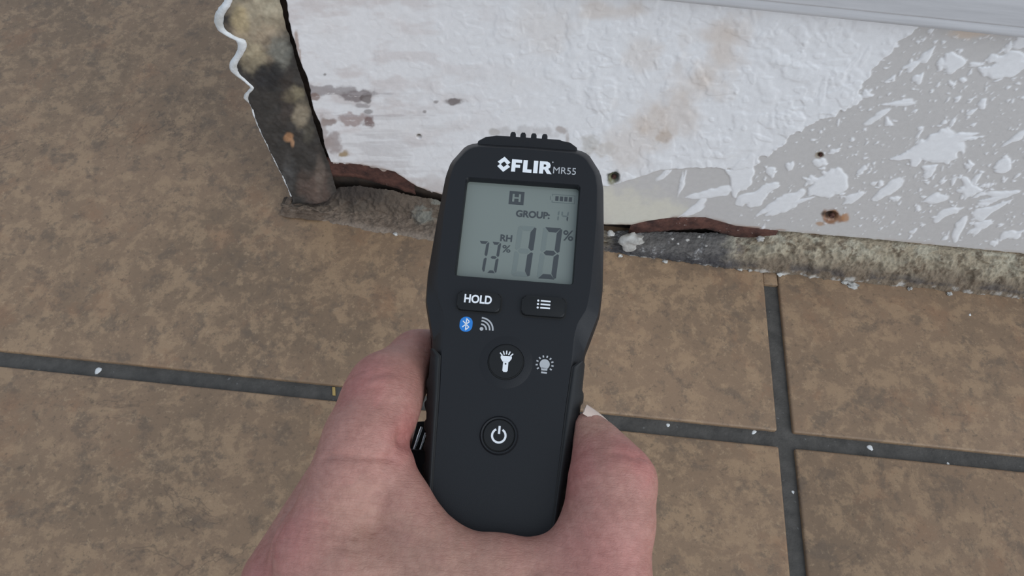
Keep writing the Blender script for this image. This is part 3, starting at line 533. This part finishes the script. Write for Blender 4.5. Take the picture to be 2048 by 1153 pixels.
# cap with pin guard at the tip
bm = prism([[(-19.6, 67), (-18.9, 70.3), (-16.2, 72.2), (-12, 72.8), (12, 72.8), (16.2, 72.2), (18.9, 70.3), (19.6, 67)]], -16, -3.4, .9); cap = bm_obj('pin_cap', bm, M['plastic'], root, 40)
for x in (-5.9, -2.0, 2.1, 6.3):
    bm = prism([[(x-1.2, 72), (x+1.2, 72), (x+1.05, 75.0), (x+.6, 75.8), (x-.6, 75.8), (x-1.05, 75.0)]], -12.5, -5.0, .3); bm_obj('guard_rib', bm, M['plastic'], cap, 40)
# clip on the back with a bright pin
bm = box_bm(-35*K, -12*K, -80*K, -45*K, -33.5*K, -29*K, 1.2*K, 3); clip = bm_obj('back_clip', bm, M['plastic'], root, 40)
def rod(name, a, b, r, mat, parent):
    a = Vector(a)*K; b = Vector(b)*K; bm = bmesh.new(); q = (b-a).to_track_quat('Z', 'Y').to_matrix().to_4x4()
    bmesh.ops.create_cone(bm, cap_ends=True, segments=16, radius1=r*K, radius2=r*K, depth=(b-a).length, matrix=Matrix.Translation((a+b)/2) @ q); return bm_obj(name, bm, mat, parent, 40)
rod('clip_pin', (-31.2, -36.5, -31.5), (-33.6, -47, -31.5), .55, M['chrome'], clip); rod('clip_pin', (-29.6, -38.5, -32.5), (-31.4, -47, -32.5), .45, M['chrome'], clip)
bm = prism([[(-33.5, -34.5), (-27, -33.5), (-27, -46), (-35, -46)]], -36, -33, .4); bm_obj('clip_tongue', bm, M['rubber'], clip, 40)

# ------------------------------------------------------------------ left hand: one implicit skin surface, meshed by surface nets
hs = .85; lo = np.array([-92., -228., -78.]); hi = np.array([64., 10., 32.]); N = np.ceil((hi-lo)/hs).astype(int)
gx = (lo[0]+hs*np.arange(N[0]))[:, None, None].astype(np.float32); gy_ = (lo[1]+hs*np.arange(N[1]))[None, :, None].astype(np.float32); gz_ = (lo[2]+hs*np.arange(N[2]))[None, None, :].astype(np.float32)
def cone(a, b):
    (ax, ay, az, ra), (bx_, by, bz_, rb) = a, b; d = np.array([bx_-ax, by-ay, bz_-az], np.float32); L2 = float(d@d)
    out = np.full(tuple(N), 60, np.float32); mg = 24+max(ra, rb); sl = []
    for k_, (p_, q_) in enumerate(((ax, bx_), (ay, by), (az, bz_))): sl.append(slice(max(0, int((min(p_, q_)-mg-lo[k_])/hs)), max(0, min(N[k_], int((max(p_, q_)+mg-lo[k_])/hs)+1))))
    px_, py_, pz_ = gx[sl[0]]-np.float32(ax), gy_[:, sl[1]]-np.float32(ay), gz_[:, :, sl[2]]-np.float32(az); t = np.clip((px_*d[0]+py_*d[1]+pz_*d[2])/np.float32(L2), 0, 1)
    out[tuple(sl)] = np.sqrt((px_-t*d[0])**2+(py_-t*d[1])**2+(pz_-t*d[2])**2)-(np.float32(ra)+np.float32(rb-ra)*t); return out
def smin(a, b, k): k = np.float32(k); h = np.maximum(k-np.abs(a-b), 0)/k; return np.minimum(a, b)-h*h*(k*np.float32(.25))
def chain(pts, k):
    r_ = None
    for a, b in zip(pts, pts[1:]):
        c = cone(a, b); r_ = c if r_ is None else smin(r_, c, k)
    return r_
I_MCP = (-53, -82, 3, 14.5); T_MCP = (36, -86, 4, 14.5)
index = chain([I_MCP, (-44.5, -58, 5, 14.2), (-43, -46, 4, 13.8), (-41.5, -33, -1, 13.0), (-41.5, -27, -7, 12.6), (-35.5, -11.5, -28, 10.6), (-20, -3, -41, 9), (-10, -2, -42, 7.8)], 4)
middle = chain([(-67, -93, -14, 15), (-54, -48, -28, 11.5), (-34, -47, -52, 10.4), (-18, -44, -49, 9.2), (-6, -42, -42, 8)], 4)
ring_f = chain([(-62, -104, -30, 14), (-50, -72, -50, 11.4), (-30, -66, -62, 10), (-12, -62, -54, 8.8), (-2, -60, -43, 7.6)], 4)
little = chain([(-54, -114, -44, 12), (-42, -94, -60, 10), (-26, -86, -64, 8.8), (-12, -82, -56, 7.8), (-4, -80, -44, 6.8)], 4)
thumb = chain([T_MCP, (37.6, -64, 4, 14.2), (38, -52, 2, 14.2), (35, -44, -1, 10.0), (32.5, -38.5, -3, 7.3), (30, -34, -4, 5.2)], 2.5)
palm = chain([I_MCP, (-22, -160, 2, 21)], 8); palm = smin(palm, chain([(-64, -94, -13, 14), (-18, -162, -8, 20)], 8), 10); palm = smin(palm, chain([(-62, -104, -30, 13), (-14, -162, -18, 18)], 8), 10); palm = smin(palm, chain([(-54, -114, -44, 12), (-8, -160, -26, 17)], 8), 10)
tmeta = chain([T_MCP, (2, -148, -4, 19)], 6)
web = chain([(-34.8, -55, 4, 9), (-28, -66, 5, 9), (-20, -74.5, 6, 9), (-11.5, -79.6, 7, 9), (3.6, -80.8, 7, 9), (22, -79.0, 6, 8.6), (33, -70, 4, 9)], 5)
webf = chain([(-14, -92, 6, 10), (-12, -150, 2, 20)], 6); webf = smin(webf, chain([(-38, -84, 8, 11), (24, -92, 7, 10)], 6), 8); webf = smin(webf, chain([(-30, -110, 10, 14), (12, -118, 6, 13)], 6), 8)
arm = chain([(-14, -162, -8, 24), (-6, -200, -10, 25), (6, -300, -12, 33)], 10)
arm = smin(arm, chain([(-26, -165, -8, 17), (-26, -300, -12, 30)], 10), 12)
body = smin(palm, webf, 14); body = smin(body, tmeta, 14); body = smin(body, web, 6); body = smin(body, arm, 16)
fing = np.minimum(np.minimum(smin(index, middle, 1.2), ring_f), little)
f_base = smin(smin(ring_f, little, 1.2), smin(index, middle, 1.2), 1.2)
D = smin(body, f_base, 4); D = smin(D, thumb, 7)
del index, middle, ring_f, little, palm, tmeta, web, webf, arm, fing, f_base
# knuckle bulges and folds
def sph(x, y, z, r): return cone((x, y, z, r), (x+.01, y, z, r))
D = smin(D, sph(-68, -95, -4, 8), 9)
def groove(pts, w, dep):
    global D
    r_ = None
    for a, b in zip(pts, pts[1:]):
        c = cone((*a, 0), (*b, 0)); r_ = c if r_ is None else np.minimum(r_, c)
    D = D+dep*np.exp(-(r_/w)**2)
groove([(-31, -45, 10), (-27, -44.5, 4), (-26, -44.5, -6)], 2.8, 2.6)                     # finger-base fold
groove([(-52, -53, 17), (-42, -52, 19.5), (-33, -51.5, 14)], 1.2, 1.0); groove([(-56, -62, 15), (-44, -63, 20), (-30, -60, 13)], 1.4, .3)
for q in range(5): groove([(-60+q*1.2, -70-q*3.2, 12), (-52+q, -68.5-q*3.4, 18), (-42+q*2, -70-q*3, 19)], 1.0, .5)
for q in (-2.6, 0, 2.2, 4.4, 7): groove([(-52, -30+q, 4), (-44, -27+q, 10.5), (-37, -27+q, 8)], 1.0, .75)
for q in (-2.5, 0, 2.2, 4.6): groove([(37, -41-q, 13), (44, -45-q, 12.5), (50, -50-q, 6)], 1.0, .7)
groove([(26, -72, 10), (22, -78, 14), (10, -84, 16)], 1.4, .8); groove([(20, -74, 12), (14, -80, 15), (2, -84, 16)], 1.1, .5); groove([(-20, -74, 13), (-14, -82, 16), (-2, -88, 17)], 1.1, .5); groove([(-58, -58, 2), (-60, -66, 6), (-64, -76, 9), (-67, -86, 10)], 2.2, 1.5)
# the skin closes against the meter instead of passing through it
wy = np.interp(gy_[0, :, 0], oy, ox).astype(np.float32)[None, :, None]; wfy = np.interp(gy_[0, :, 0], fy, fx).astype(np.float32)[None, :, None]
hw = np.where(gz_ > -6, wfy+(wy-wfy)*np.clip(-gz_/6, 0, 1), wy)+1.55
dev_d = np.maximum(np.maximum(np.abs(gx)-hw, gz_-.75), np.maximum(-29.2-gz_, np.maximum(gy_-72, -97-gy_)))
D = np.maximum(D, -dev_d)
clip_d = np.maximum(np.maximum(-36-gx, gx+11), np.maximum(np.maximum(-81-gy_, gy_+33), np.maximum(-36.6-gz_, gz_+28)))
D = np.maximum(D, -clip_d); del dev_d, clip_d
def surface_nets(D):
    s = D < 0; n = D.shape; acc = np.zeros((n[0]-1, n[1]-1, n[2]-1), np.int8)
    for i in (0, 1):
        for j in (0, 1):
            for k in (0, 1): acc += s[i:n[0]-1+i, j:n[1]-1+j, k:n[2]-1+k]
    act = np.argwhere((acc > 0) & (acc < 8)); idm = -np.ones(acc.shape, np.int32); idm[tuple(act.T)] = np.arange(len(act))
    sumv = np.zeros((len(act), 3)); cnt = np.zeros(len(act)); C8 = [np.array(c) for c in ((0, 0, 0), (1, 0, 0), (0, 1, 0), (1, 1, 0), (0, 0, 1), (1, 0, 1), (0, 1, 1), (1, 1, 1))]
    val = [D[tuple((act+c).T)] for c in C8]
    for a in range(8):
        for b in range(a+1, 8):
            if np.abs(C8[a]-C8[b]).sum() != 1: continue
            va, vb = val[a], val[b]; m_ = (va < 0) != (vb < 0); t = np.where(m_, va/np.where(m_, va-vb, 1), 0)
            sumv += np.where(m_[:, None], C8[a]+t[:, None]*(C8[b]-C8[a]), 0); cnt += m_
    V = act+sumv/cnt[:, None]; Q = []
    for ax_ in range(3):
        o1, o2 = (ax_+1) % 3, (ax_+2) % 3; sl0 = [slice(None)]*3; sl1 = [slice(None)]*3; sl0[ax_] = slice(0, -1); sl1[ax_] = slice(1, None)
        A, B = s[tuple(sl0)], s[tuple(sl1)]; ed_ = np.argwhere(A != B); ed_ = ed_[(ed_[:, o1] > 0) & (ed_[:, o2] > 0) & (ed_[:, o1] < n[o1]-1) & (ed_[:, o2] < n[o2]-1)]
        fl = A[tuple(ed_.T)]; e1 = np.zeros(3, int); e1[o1] = 1; e2 = np.zeros(3, int); e2[o2] = 1
        q = np.stack([idm[tuple((ed_-e1-e2).T)], idm[tuple((ed_-e2).T)], idm[tuple(ed_.T)], idm[tuple((ed_-e1).T)]], 1); q[~fl] = q[~fl][:, ::-1]; Q.append(q)
    return V, np.concatenate(Q)
Vh, Qh = surface_nets(D); del D
Vh = lo+Vh*hs
# two light smoothing passes
for _ in range(1):
    sm_ = np.zeros_like(Vh); c_ = np.zeros(len(Vh))
    for a in range(4):
        for b in (1, 3): np.add.at(sm_, Qh[:, a], Vh[Qh[:, (a+b) % 4]]); np.add.at(c_, Qh[:, a], 1)
    Vh = Vh*.5+.5*sm_/np.maximum(c_, 1)[:, None]
x_, y_, z_ = Vh.T
hc = np.empty((len(Vh), 3)); hc[:] = (.47, .24, .195)
def red(x, y, z, r, c, w):
    global hc
    d_ = np.sqrt((x_-x)**2+(y_-y)**2+(z_-z)**2)/r+(fbm(x_/3, y_/3+z_/4, 2, 4)-.5)*.5; hc = mixc(hc, c, sm(1.1, .2, d_)*w)
beig = (.43, .255, .19); pink = (.50, .205, .18); dred = (.36, .13, .11)
red(-15, -95, 15, 45, beig, .8); red(-40, -70, 15, 18, beig, .4); red(-46, -28, 5, 16, pink, .8); red(-48, -33, 8, 7, dred, .5); red(-33, -12, -25, 16, dred, .6); red(-33, -45, 5, 14, pink, .9); red(-58, -78, 10, 16, pink, .8); red(44, -46, 10, 12, pink, .8); red(28, -50, 6, 14, pink, .7); red(32, -36, 0, 8, (.44, .28, .2), .7)
red(-70, -92, 0, 20, pink, .7); red(36, -75, 12, 18, pink, .5); red(26, -58, 6, 6, dred, .35); red(-60, -83, 13, 5, dred, .35)
hc *= (1+.10*(fbm(x_/2.2, y_/2.2+z_/2, 4, 4)-.5)*2)[:, None]*.87
m, t, b = mat_base('skin', .48); a = nd(t, 'ShaderNodeAttribute'); a.attribute_name = 'Col'; tc = nd(t, 'ShaderNodeTexCoord'); v = tc.outputs['Object']
n_ = noise(t, v, 420, 5, .6); c = mix(t, 1., a.outputs['Color'], ramp(t, n_, (.3, (.88, .82, .81)), (.7, (1.06, 1.06, 1.06))), 'MULTIPLY')
sp_ = ramp(t, noise(t, v, 210, 3, .5), (.67, BK), (.75, WH)); c = mix(t, mix(t, .35, BK, sp_), c, (.36, .13, .11, 1)); t.links.new(c, b.inputs['Base Color'])
mp = nd(t, 'ShaderNodeMapping'); mp.inputs['Scale'].default_value = (.85, 1.35, .85); mp.inputs['Rotation'].default_value = (0, 0, .25); t.links.new(v, mp.inputs['Vector'])
vo = nd(t, 'ShaderNodeTexVoronoi'); vo.feature = 'DISTANCE_TO_EDGE'; vo.inputs['Scale'].default_value = 800; t.links.new(mp.outputs[0], vo.inputs['Vector'])
edge_ = ramp(t, vo.outputs['Distance'], (0, BK), (.16, WH)); wr = noise(t, mp.outputs[0], 330, 6, .7, .8)
mp2 = nd(t, 'ShaderNodeMapping'); mp2.inputs['Scale'].default_value = (.35, 3.2, .6); mp2.inputs['Rotation'].default_value = (0, 0, -.35); t.links.new(v, mp2.inputs['Vector'])
ln = ramp(t, noise(t, mp2.outputs[0], 120, 4, .6, .5), (.44, WH), (.49, BK), (.54, WH)); hh_ = mix(t, .15, mix(t, .14, wr, edge_), ln); bump(t, b, hh_, .5, .0006)
c2 = mix(t, 1., c, ramp(t, hh_, (.3, (.92, .88, .87)), (.6, (1.02, 1.02, 1.02))), 'MULTIPLY'); t.links.new(c2, b.inputs['Base Color'])
b.inputs['Subsurface Weight'].default_value = .12; b.inputs['Subsurface Radius'].default_value = (.004, .0015, .001); b.inputs['Subsurface Scale'].default_value = .6; b.inputs['Specular IOR Level'].default_value = .35; M['skin'] = m
hand = fast_mesh(bpy.data.meshes.new('hand'), 'hand', Vh*K, Qh.astype(np.int32), m, None, np.clip(hc, 0, 1))
hand.matrix_world = root.matrix_world.copy()
tag(hand, 'bare left hand gripping the lower end of the black meter', 'hand')
# thumb nail: curved plate on the outer side of the thumb tip
mn, t, b = mat_base('nail', .3, (.66, .52, .44, 1)); M['nail'] = mn
def nail(name, c, nrm, tip, w, l, parent):
    n_ = Vector(nrm).normalized(); tdir = Vector(tip); tdir = (tdir-n_*tdir.dot(n_)).normalized(); s_ = n_.cross(tdir); R_ = w*.62; bm = bmesh.new(); top = []; bot = []
    for i in range(13):
        u_ = i/12*2-1; rowt = []; rowb = []
        for j in range(11):
            v_ = j/10; ang = u_*math.asin(min(1, w/2/R_)); wid = 1-.12*(1-v_)**2; off = s_*(R_*math.sin(ang)*wid)+n_*(R_*math.cos(ang)-R_); ly = (v_-.5)*l+(.12*l*(1-u_*u_) if v_ > .5 else -.0)*(v_-.5)*2
            p_ = Vector(c)+off+tdir*ly-n_*(.10*l*(v_-.4)**2*4*.5); rowt.append(bm.verts.new(p_*K)); rowb.append(bm.verts.new((p_-n_*.8)*K))
        top.append(rowt); bot.append(rowb)
    for g_ in (top, bot):
        for i in range(12):
            for j in range(10): bm.faces.new((g_[i][j], g_[i+1][j], g_[i+1][j+1], g_[i][j+1]))
    for i in range(12):
        for j in (0, 10): bm.faces.new((top[i][j], top[i+1][j], bot[i+1][j], bot[i][j]))
    for j in range(10):
        for i in (0, 12): bm.faces.new((top[i][j], top[i][j+1], bot[i][j+1], bot[i][j]))
    return bm_obj(name, bm, mn, parent, 50)
nl = nail('thumbnail', (33.9, -29.6, -4.0), (.6, .79, .14), (-.8, .6, 0), 10, 9.5, hand); nl['label'] = 'pale thumbnail'
